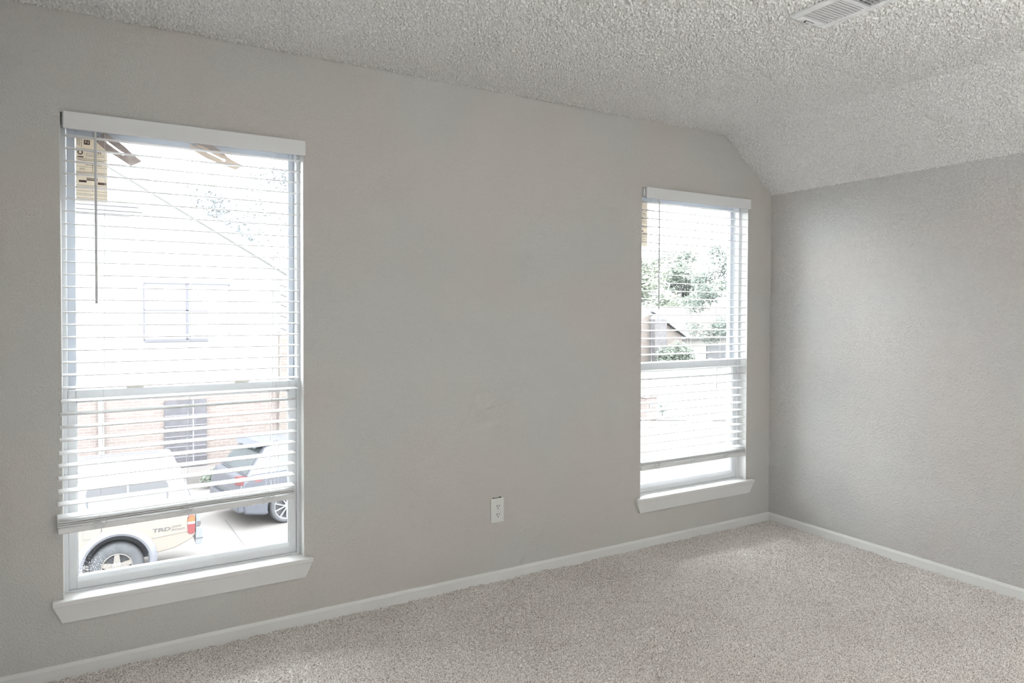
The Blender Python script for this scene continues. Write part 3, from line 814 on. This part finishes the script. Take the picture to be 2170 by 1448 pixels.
prof = [(-0.42, -1.985), (-0.42, -2.60)]+arch(ac[0], ac[1], 0.47, -2.60)+[(0.80, -2.605), (1.05, -2.57), (1.30, -2.46), (1.355, -2.38), (1.36, -1.985)]
tpart(MB().prism(prof, 'y', TY0, TY1), 'bed', BEIGE, bevel=0.02, seg=3)
mb = MB()                                        # swage line along the bed
mb.prism([(0.72, -2.335), (1.28, -2.300), (1.28, -2.318), (0.72, -2.356)], 'y', TY0-0.012, TY0)
tpart(mb, 'body_moulding', BEIGE, bevel=0.004)
# flare round the wheel arch
mb = MB(); n = 26; vs_ = []
for k in range(n+1):
    a = PI*1.06-(PI*1.10)*k/n
    rin, rout = 0.475, 0.585+0.012*math.sin(3*a)
    for rr, y in ((rin, TY0+0.02), (rin, TY0-0.055), (rin+0.04, TY0-0.07), (rout, TY0-0.004), (rout, TY0+0.02)):
        vs_.append((ac[0]+rr*math.cos(a)*0.98, y, ac[1]+rr*math.sin(a)))
fs_ = [(k*5+i, k*5+(i+1) % 5, (k+1)*5+(i+1) % 5, (k+1)*5+i) for k in range(n) for i in range(5)]+[(0,1,2,3,4), (n*5+4, n*5+3, n*5+2, n*5+1, n*5)]
mb.add(vs_, fs_); tpart(mb, 'wheel_flare', FLARE, smooth=False, bevel=0.004)
tpart(MB().prism(arch(ac[0], ac[1], 0.468, -2.72), 'y', TY0+0.25, TY0+0.27), 'wheel_well', DK)
tpart(MB().box(0.66, 0.76, TY0+0.05, TY0+0.08, -2.86, -2.60), 'mud_flap', FLARE)
fd = tpart(MB().box(-0.245, 0.0, TY0-0.002, TY0, -2.235, -2.02), 'fuel_door_gap', FLARE, bevel=0.0)
tpart(MB().box(-0.238, -0.007, TY0-0.006, TY0-0.001, -2.228, -2.027), 'fuel_door', BEIGE, fd, bevel=0.004)
# camper shell
def sect(xa, z0, ya, yb): return [(xa, ya, z0), (xa, yb, z0)]
zz = [(-1.985, TY0+0.005, TY1-0.005, 1.345), (-1.70, TY0+0.04, TY1-0.04, 1.265), (-1.30, TY0+0.10, TY1-0.10, 1.14), (-1.20, TY0+0.17, TY1-0.17, 1.09), (-1.145, TY0+0.40, TY1-0.40, 1.04)]
mb = MB(); vs_ = []
for z, ya, yb, xb in zz:
    vs_ += [(-0.42, ya, z), (xb, ya, z), (xb, yb, z), (-0.42, yb, z)]
fs_ = [(3,2,1,0)]+[(4*i+j, 4*i+(j+1) % 4, 4*i+4+(j+1) % 4, 4*i+4+j) for i in range(4) for j in range(4)]+[(16,17,18,19)]
mb.add(vs_, fs_)
shell = tpart(mb, 'camper_shell', WHITEP, bevel=0.02, seg=3)
def side_y(z): return TY0+0.005+(z+1.985)*0.135
def rounded(x0, x1, z0, z1, r, n=5):
    out = []
    for cx, cz, a0 in ((x1-r, z1-r, 0), (x0+r, z1-r, PI/2), (x0+r, z0+r, PI), (x1-r, z0+r, 1.5*PI)):
        out += [(cx+r*math.cos(a0+PI/2*k/n), cz+r*math.sin(a0+PI/2*k/n)) for k in range(n+1)]
    return out
def panel(pts, proud, t=0.01):
    n = len(pts)
    v = [(x, side_y(z)-proud, z) for x, z in pts]+[(x, side_y(z)-proud+t, z) for x, z in pts]
    return MB().add(v, [tuple(range(n)), tuple(range(2*n-1, n-1, -1))]+[(i, (i+1) % n, (i+1) % n+n, i+n) for i in range(n)])
sw = tpart(panel(rounded(-0.20, 0.96, -1.80, -1.43, 0.11), 0.012), 'side_window', SMOKE)
tpart(panel(rounded(-0.17, 0.93, -1.79, -1.625, 0.03), 0.018), 'pane_reflection', PALEBLUE, sw)  # reflection on the lower glass, painted as a pale blue panel
tpart(panel([(0.36, -1.79), (0.39, -1.79), (0.39, -1.44), (0.36, -1.44)], 0.019), 'window_bar', FLARE, sw)
mb = MB()
for y0 in (TY0+0.17, TY0+0.30): mb.tube([(1.36, y0-0.12, -1.97), (1.25, y0-0.05, -1.62), (1.12, y0, -1.23)], 0.016, 6)
tpart(mb, 'rear_hatch_trim', FLARE)
mb = MB()
for k in range(5): mb.box(-0.35+0.02*k, 0.95-0.02*k, TY0+0.45+0.17*k, TY0+0.48+0.17*k, -1.146, -1.132)
tpart(mb, 'roof_rib', FLARE)
# lamp, bumper
tl = tpart(MB().prism(rounded(1.238, 1.352, -2.372, -2.055, 0.05), 'y', TY0-0.014, TY0+0.03), 'tail_light', RED, bevel=0.004)
tpart(MB().prism([(1.240, -2.205), (1.352, -2.205), (1.352, -2.165), (1.240, -2.165)], 'y', TY0-0.018, TY0-0.013), 'reverse_lens', CLEAR, tl)
tpart(MB().prism([(1.241, -2.165), (1.352, -2.165), (1.352, -2.105), (1.31, -2.062), (1.28, -2.070), (1.250, -2.105)], 'y', TY0-0.018, TY0-0.013), 'indicator_lens', ORANGE, tl)
tpart(MB().box(1.356, 1.41, TY0+0.03, TY1-0.03, -2.36, -1.99), 'tailgate', BEIGE, bevel=0.01)
bp = tpart(MB().prism([(1.36, -2.565), (1.44, -2.565), (1.465, -2.50), (1.465, -2.30), (1.44, -2.27), (1.36, -2.27)], 'y', TY0+0.0, TY1), 'rear_bumper', CHROME, bevel=0.012)
tpart(MB().box(1.36, 1.47, TY0-0.004, TY1, -2.475, -2.455).box(1.385, 1.44, TY0-0.004, TY0+0.05, -2.25, -2.18), 'bumper_trim', CHAR, bp)
tpart(MB().box(1.365, 1.43, TY0+0.005, TY0+0.12, -2.26, -2.0), 'corner_panel', CHROME, bevel=0.006)
# cab and bonnet (mostly hidden to the left of the window)
cabp = [(-2.10, -2.66), (-0.44, -2.66), (-0.44, -1.45), (-0.62, -1.31), (-1.45, -1.31), (-2.12, -1.88), (-3.30, -2.00), (-3.56, -2.12), (-3.60, -2.62), (-3.30, -2.62)]+arch(-2.90, -2.70, 0.44, -2.62)+[(-2.42, -2.66)]
cab = tpart(MB().prism(cabp, 'y', TY0+0.02, TY1-0.02), 'cab', BEIGE, bevel=0.03, seg=3)
tpart(MB().prism([(-1.95, -1.88), (-0.60, -1.88), (-0.62, -1.42), (-1.42, -1.40)], 'y', TY0+0.012, TY0+0.03), 'door_window', SMOKE, cab)
tpart(MB().prism([(-2.13, -1.86), (-1.50, -1.34), (-1.47, -1.34), (-2.08, -1.86)], 'y', TY0+0.12, TY1-0.12), 'windshield', SMOKE, cab)
for wx_ in (ac[0], -2.90):
    wheel('wheel', (wx_, TY0+0.03, -2.755), 0.39, 0.225, 0.22, 5, ALLOY, T, TYRE, lugs=wx_ > 0)
for wx_ in (ac[0], -2.90):
    keep(MB().lathe_y([(0.0005, 0.0), (0.20, 0.0), (0.38, 0.0), (0.39, 0.03), (0.39, 0.19), (0.38, 0.22), (0.0005, 0.22)], (wx_, TY1-0.25, -2.755), 32).build('wheel', TYRE), T)
def side_text(s, x0, x1, zc, size, name, m, parent, y, shear=0.0, bold=0.035):
    o = text(name, s, size, m, Matrix.Identity(4), None, depth=0.0015, shear=shear, bold=bold)
    co = np.array([v.co[:] for v in o.data.vertices]); w0, w1 = co[:, 0].min(), co[:, 0].max()
    f = (x1-x0)/(w1-w0); h0 = 0.5*(co[:, 1].min()+co[:, 1].max())
    o.data.transform(Matrix.Translation((x0, y, zc)) @ FACE @ Matrix.Diagonal((f, 1, 1, 1)) @ Matrix.Translation((-w0, -h0, 0)))
    keep(o, parent); return o
side_text('TRD', 0.722, 0.985, -2.238, 0.082, 'lettering', CHAR, T, TY0-0.002, 0.15)
side_text('OFF', 1.000, 1.150, -2.212, 0.045, 'lettering', CHAR, T, TY0-0.002, 0.15, 0.0)
side_text('ROAD', 1.000, 1.195, -2.264, 0.045, 'lettering', CHAR, T, TY0-0.002, 0.15, 0.0)

# ---- blue-grey car on the right of it
BLUEG = omat('blue_grey_car_paint', (0.225, 0.235, 0.275), 0.25)
GLASSD = omat('dark_car_window', (0.16, 0.185, 0.20), 0.1)
CARW = omat('bright_alloy', (0.60, 0.60, 0.62), 0.3)
ph = math.radians(10)
off = Vector((1.0, -0.92, 0)); off.rotate(Matrix.Rotation(ph, 3, 'Z').to_euler())
Cc = empty('parked_car', Vector((3.40, 12.0, GZ))-off, 'blue grey car parked facing away beside the pickup truck, red tail light showing', 'car', rz=ph)
def cpart(mb, name, m, parent=None, **k):
    o = mb.build(name, m, **k); o.parent = parent or Cc; return o
def arch2(cx, cz, r, z, n=16):
    return arch(cx, cz, r, z, n)
lower = [(0.10, 0.32), (0.50, 0.24)]+arch2(1.0, 0.36, 0.40, 0.24)+[(1.48, 0.22), (2.95, 0.22)]+arch2(3.55, 0.36, 0.40, 0.24)+[(4.25, 0.25), (4.50, 0.35), (4.55, 0.70), (4.35, 0.90), (3.40, 1.06), (0.30, 1.10), (0.08, 1.02), (0.0, 0.75)]
cpart(MB().prism(lower, 'y', -0.92, 0.92), 'car_body', BLUEG, bevel=0.06, seg=4)
gb = [(0.18, 1.06), (0.62, 1.60), (1.00, 1.70), (2.10, 1.70), (2.45, 1.58), (3.30, 1.06)]
gt = [(x, z) for x, z in gb]
mb = MB(); n = len(gb)
def tum(z): return 0.86-(z-1.06)*0.28
v = [(x, -tum(z), z) for x, z in gb]+[(x, tum(z), z) for x, z in gb]
mb.add(v, [tuple(range(n)), tuple(range(2*n-1, n-1, -1))]+[(i, i+n, (i+1) % n+n, (i+1) % n) for i in range(n)])
cpart(mb, 'cabin', BLUEG, bevel=0.05, seg=3)
def cside(pts, proud=0.006):
    k = len(pts); v = [(x, -tum(z)-proud, z) for x, z in pts]+[(x, -tum(z)+0.02, z) for x, z in pts]
    return MB().add(v, [tuple(range(k)), tuple(range(2*k-1, k-1, -1))]+[(i, (i+1) % k, (i+1) % k+k, i+k) for i in range(k)])
cpart(cside([(0.80, 1.13), (1.02, 1.52), (1.62, 1.56), (1.62, 1.12)]), 'side_window', GLASSD)
cpart(cside([(1.68, 1.12), (1.68, 1.56), (2.20, 1.55), (2.75, 1.14)]), 'side_window', GLASSD)
cpart(MB().add([(0.205, -0.72, 1.12), (0.205, 0.72, 1.12), (0.60, 0.58, 1.585), (0.60, -0.58, 1.585), (0.26, -0.72, 1.09), (0.26, 0.72, 1.09), (0.66, 0.58, 1.56), (0.66, -0.58, 1.56)],
    [(0,1,2,3),(7,6,5,4),(0,4,5,1),(1,5,6,2),(2,6,7,3),(3,7,4,0)]), 'rear_window', GLASSD)
cpart(MB().prism([(0.42, 1.60), (0.62, 1.65), (0.95, 1.72), (0.60, 1.685)], 'y', -0.60, 0.60), 'spoiler', BLUEG)
for sgn in (-1,):
    cpart(MB().add([(0.02, sgn*0.60, 0.90), (0.02, sgn*0.60, 1.07), (0.06, sgn*0.90, 0.92), (0.07, sgn*0.90, 1.08), (0.46, sgn*0.932, 0.98), (0.50, sgn*0.932, 1.05),
        (0.10, sgn*0.60, 0.90), (0.10, sgn*0.60, 1.07), (0.46, sgn*0.88, 0.98), (0.50, sgn*0.88, 1.05)],
        [(0,1,3,2),(2,3,5,4),(6,7,1,0),(1,7,9,5,3),(0,2,4,8,6),(4,5,9,8),(6,8,9,7)]), 'tail_light', RED)
cpart(MB().box(-0.03, 0.25, -0.90, 0.90, 0.36, 0.60), 'rear_bumper', BLUEG, bevel=0.05, seg=3)
cpart(MB().box(0.9, 3.2, -0.932, -0.915, 0.80, 0.83), 'body_moulding', GLASSD)
cpart(MB().box(1.45, 2.97, -0.928, -0.91, 0.24, 0.30), 'sill_trim', CHROME)
def car_wheel(x, side):
    c = (x, -0.915, 0.36) if side < 0 else (x, 0.69, 0.36)
    t = MB().lathe_y([(0.27, 0.02), (0.285, -0.01), (0.33, -0.012), (0.355, 0.01), (0.36, 0.04), (0.36, 0.19), (0.34, 0.225), (0.0005, 0.225)], c, 40).build('wheel', TYRE, smooth=True); t.parent = Cc
    if side > 0: return
    r_r = 0.28
    rm = MB().lathe_y([(r_r*1.02, -0.005), (r_r*0.98, -0.014), (r_r*0.93, 0.0), (r_r*0.9, 0.03), (r_r*0.88, 0.15)], c, 44)
    rm.lathe_y([(0.0005, -0.01), (0.045, -0.01), (0.058, 0.004), (0.058, 0.05)], c, 24)
    for k in range(5):
        for s0 in (-1, 1):
            a = PI/2+0.3+2*PI*k/5; a1 = a+s0*0.30; a0 = a+s0*0.14
            w_ = 0.013
            q = []
            for y in (-0.004, 0.035):
                for rr, aa in ((0.05, a0), (r_r*0.95, a1)):
                    for tt in (-w_, w_):
                        q.append((c[0]+rr*math.cos(aa)-tt*math.sin(aa), c[1]+y, c[2]+rr*math.sin(aa)+tt*math.cos(aa)))
            rm.add(q, [(0,1,3,2),(4,6,7,5),(0,4,5,1),(1,5,7,3),(3,7,6,2),(2,6,4,0)])
    ro = rm.build('rim', CARW); ro.parent = t
    bk = MB().lathe_y([(0.0005, 0.06), (r_r*0.9, 0.06)], c, 32).build('brake_disc', SMOKE); bk.parent = t
for x in (1.0, 3.55):
    car_wheel(x, -1); car_wheel(x, 1)
cpart(MB().prism(arch(1.0, 0.36, 0.398, 0.24), 'y', -0.68, -0.66), 'wheel_well', DK)

# ---- trees and shrubs
def leaves(mb, blobs, n, s, rnd):
    tot = sum(b[3]*b[4]*b[5] for b in blobs)
    for cx, cy, cz, rx, ry, rz in blobs:
        k = max(8, int(n*rx*ry*rz/tot))
        for _ in range(k):
            d = Vector((rnd.gauss(0, 1), rnd.gauss(0, 1), rnd.gauss(0, 1))).normalized()
            r = rnd.random()**0.45
            p = Vector((cx+d.x*rx*r, cy+d.y*ry*r, cz+d.z*rz*r))
            a = Vector((rnd.gauss(0, 1), rnd.gauss(0, 1), rnd.gauss(0, 0.7))).normalized(); b = a.orthogonal().normalized()
            w_ = s*(0.6+0.8*rnd.random())
            mb.add([p-a*w_, p+b*w_*0.5, p+a*w_, p-b*w_*0.5], [(0,1,2,3)])
    return mb
def tree(name, label, cat, base, h, blobs, n, s, leaf, trunk_r=0.18, group=None, seed=1):
    rnd = random.Random(seed)
    R = empty(name, base, label, cat, group)
    f = leaves(MB(), blobs, n, s, rnd).build('foliage', leaf); f.parent = R
    if trunk_r:
        t = MB().tube([(0, 0, 0), (0.05*h*0.2, 0, h*0.35), (-0.02*h, 0.0, h*0.7), (0, 0, h*0.95)], [trunk_r, trunk_r*0.8, trunk_r*0.5, trunk_r*0.2], 10).build('trunk', BARK, smooth=True); t.parent = R
    return R
def round_blobs(w_, z0, z1, n, seed):
    rnd = random.Random(seed); out = []
    for _ in range(n):
        z = z0+(z1-z0)*rnd.random(); t = (z-z0)/(z1-z0); ww = w_*(0.55+0.9*math.sin(PI*min(0.95, t+0.12)))*0.6
        out.append((rnd.uniform(-ww, ww), rnd.uniform(-ww, ww), z, w_*0.34, w_*0.34, w_*0.26))
    return out
def cone_blobs(w_, z0, z1, n, seed):
    rnd = random.Random(seed); out = []
    for i in range(n):
        t = i/(n-1); z = z0+(z1-z0)*t; ww = w_*(1-0.85*t)
        for k in range(3):
            a = rnd.uniform(0, 2*PI); out.append((0.5*ww*math.cos(a), 0.5*ww*math.sin(a), z, 0.55*ww+0.1, 0.55*ww+0.1, (z1-z0)/n*0.55))
    return out
# behind the neighbouring house
tree('tree', 'pale blue green tree behind the neighbouring house roof, left of the pair', 'tree', (4.6, 29.5, GZ), 5.0, round_blobs(2.6, 5.6, 9.9, 14, 3), 3600, 0.10, LEAF_B, 0.2, 'trees behind the neighbouring house', 4)
tree('tree', 'pale blue green tree behind the neighbouring house roof, at the right edge of the window', 'tree', (8.6, 37.0, GZ), 5.5, round_blobs(3.2, 5.2, 12.4, 16, 5), 3600, 0.125, LEAF_B, 0.25, 'trees behind the neighbouring house', 6)
# seen through the right window
tree('pine_tree', 'tall pale conifer at the left edge of the smaller window, behind the brick chimney', 'tree', (49.6, 57.0, GZ), 12, cone_blobs(3.3, 3.0, 11.8, 9, 8), 3400, 0.34, LEAF_B, 0.28, None, 9)
tree('bushy_tree', 'yellow green bushy tree behind the pink roof, left of the small window cords', 'tree', (63.6, 69.5, GZ), 11, round_blobs(6.0, 2.8, 11.2, 22, 10), 5500, 0.30, LEAF_Y, 0.35, 'trees beyond the pink roofed house', 11)
tree('bushy_tree', 'green bushy tree at the middle of the small window, behind the pink roofed house', 'tree', (87.5, 86.5, GZ), 15, round_blobs(6.8, 4.0, 15.0, 22, 12), 5500, 0.38, LEAF_G, 0.4, 'trees beyond the pink roofed house', 13)
tree('slender_tree', 'dark green tree in front of the pink roof at the right of the small window', 'tree', (30.2, 25.0, GZ), 7.5, round_blobs(1.9, 2.9, 8.2, 26, 14), 9000, 0.075, LEAF_D, 0.014, None, 15)
tree('shrub', 'blue green shrub in front of the gable of the pink roofed house', 'shrub', (40.5, 38.9, GZ), 1.6, [(-1.2, 0, 0.9, 0.9, 0.6, 0.9), (0.2, 0, 1.1, 1.1, 0.6, 1.1), (1.3, 0, 0.8, 0.8, 0.6, 0.8)], 2200, 0.12, LEAF_G, 0.06, None, 17)
tree('shrub', 'small green plant growing on the ground left of the parked car', 'shrub', (2.75, 15.9, GZ), 0.4, [(-0.3, 0, 0.25, 0.35, 0.25, 0.25), (0.3, 0, 0.2, 0.35, 0.25, 0.22)], 500, 0.05, LEAF_G, 0.02, None, 19)
tree('young_plant', 'low leafy plant beside the brick mailbox on the lawn', 'plant', (20.5, 19.0, GZ), 0.7, [(0, 0, 0.45, 0.35, 0.3, 0.25), (0.25, 0, 0.8, 0.16, 0.16, 0.16)], 120, 0.06, LEAF_D, 0.02, None, 21)

# ---- pink-roofed house across the street
HY = 42.0
Hh_ = empty('brick_house', (46.0, HY, GZ), 'single storey house with pink shingle roof seen through the smaller right window', 'house')
def hpart(mb, name, m, parent=None, **k):
    o = mb.build(name, m, **k)
    if parent: o.parent = parent
    else: keep(o, Hh_)
    return o
hpart(MB().box(43.0, 58, HY, HY+8, GZ, -0.98), 'front_wall', omat('pale_house_wall', (0.66, 0.62, 0.58), 0.9))
hpart(MB().prism([(HY-0.5, -0.98), (HY-0.5, -0.86), (HY+4.2, 1.86), (HY+9, -0.86), (HY+9, -0.98)], 'x', 40.6, 58.5), 'main_roof', FAR_SHINGLE)
hpart(MB().box(43.2, 58.5, HY-0.58, HY-0.5, -1.06, -0.84), 'gutter', FASCIA)
gx = 37.6
hpart(MB().prism([(gx-5.4, GZ), (43.0, GZ), (43.0, -0.75), (39.6, 1.18), (gx-5.4, -1.4)], 'y', HY-1.2, HY+3), 'gable_wall', BRICK_T)
hpart(MB().prism([(39.4, 1.32), (43.5, -1.0), (43.5, -0.78), (39.4, 1.56)], 'y', HY-1.6, HY-1.15), 'rake_board', FASCIA)
ch = hpart(MB().box(39.3, 40.6, HY-1.9, HY-1.2, GZ, 0.72), 'chimney', BARK)
hpart(MB().prism([(39.3, 0.72), (40.6, 0.72), (40.3, 1.15), (39.6, 1.15)], 'y', HY-1.9, HY-1.2), 'chimney_cap', FASCIA, ch)
w_ = hpart(MB().box(47.2, 49.6, HY-0.06, HY, -3.0, -1.68), 'window', SMOKE)
hpart(MB().box(47.1, 49.7, HY-0.09, HY-0.05, -2.40, -2.32), 'window_bar', FASCIA, w_)
# ---- further white house
Fh = empty('white_house', (98.0, 107.0, GZ), 'distant white house with grey upper window behind the trees in the smaller window', 'house')
o = MB().box(93, 103, 107, 115, GZ, 4.8).build('upper_wall', SIDING); keep(o, Fh)
o = MB().prism([(92, 4.8), (104, 4.8), (98, 8.0)], 'y', 106.6, 115).build('roof', FASCIA); keep(o, Fh)
o = MB().box(94.8, 98.0, 106.9, 107, 1.7, 3.9).build('window', LILAC); keep(o, Fh)
# ---- brick mailbox
Mb = empty('brick_mailbox', (19.6, 18.93, GZ), 'small brick mailbox pillar on the lawn seen low in the smaller window', 'mailbox')
o = MB().box(-0.28, 0.28, -0.28, 0.28, 0, 0.95).build('pillar', BRICK); o.parent = Mb
o = MB().prism([(-0.34, 0.95), (0.34, 0.95), (0.2, 1.08), (-0.2, 1.08)], 'y', -0.34, 0.34).build('cap', CONC); o.parent = Mb
o = MB().box(-0.14, 0.14, -0.30, -0.28, 0.55, 0.82).build('mailbox_door', FASCIA); o.parent = Mb
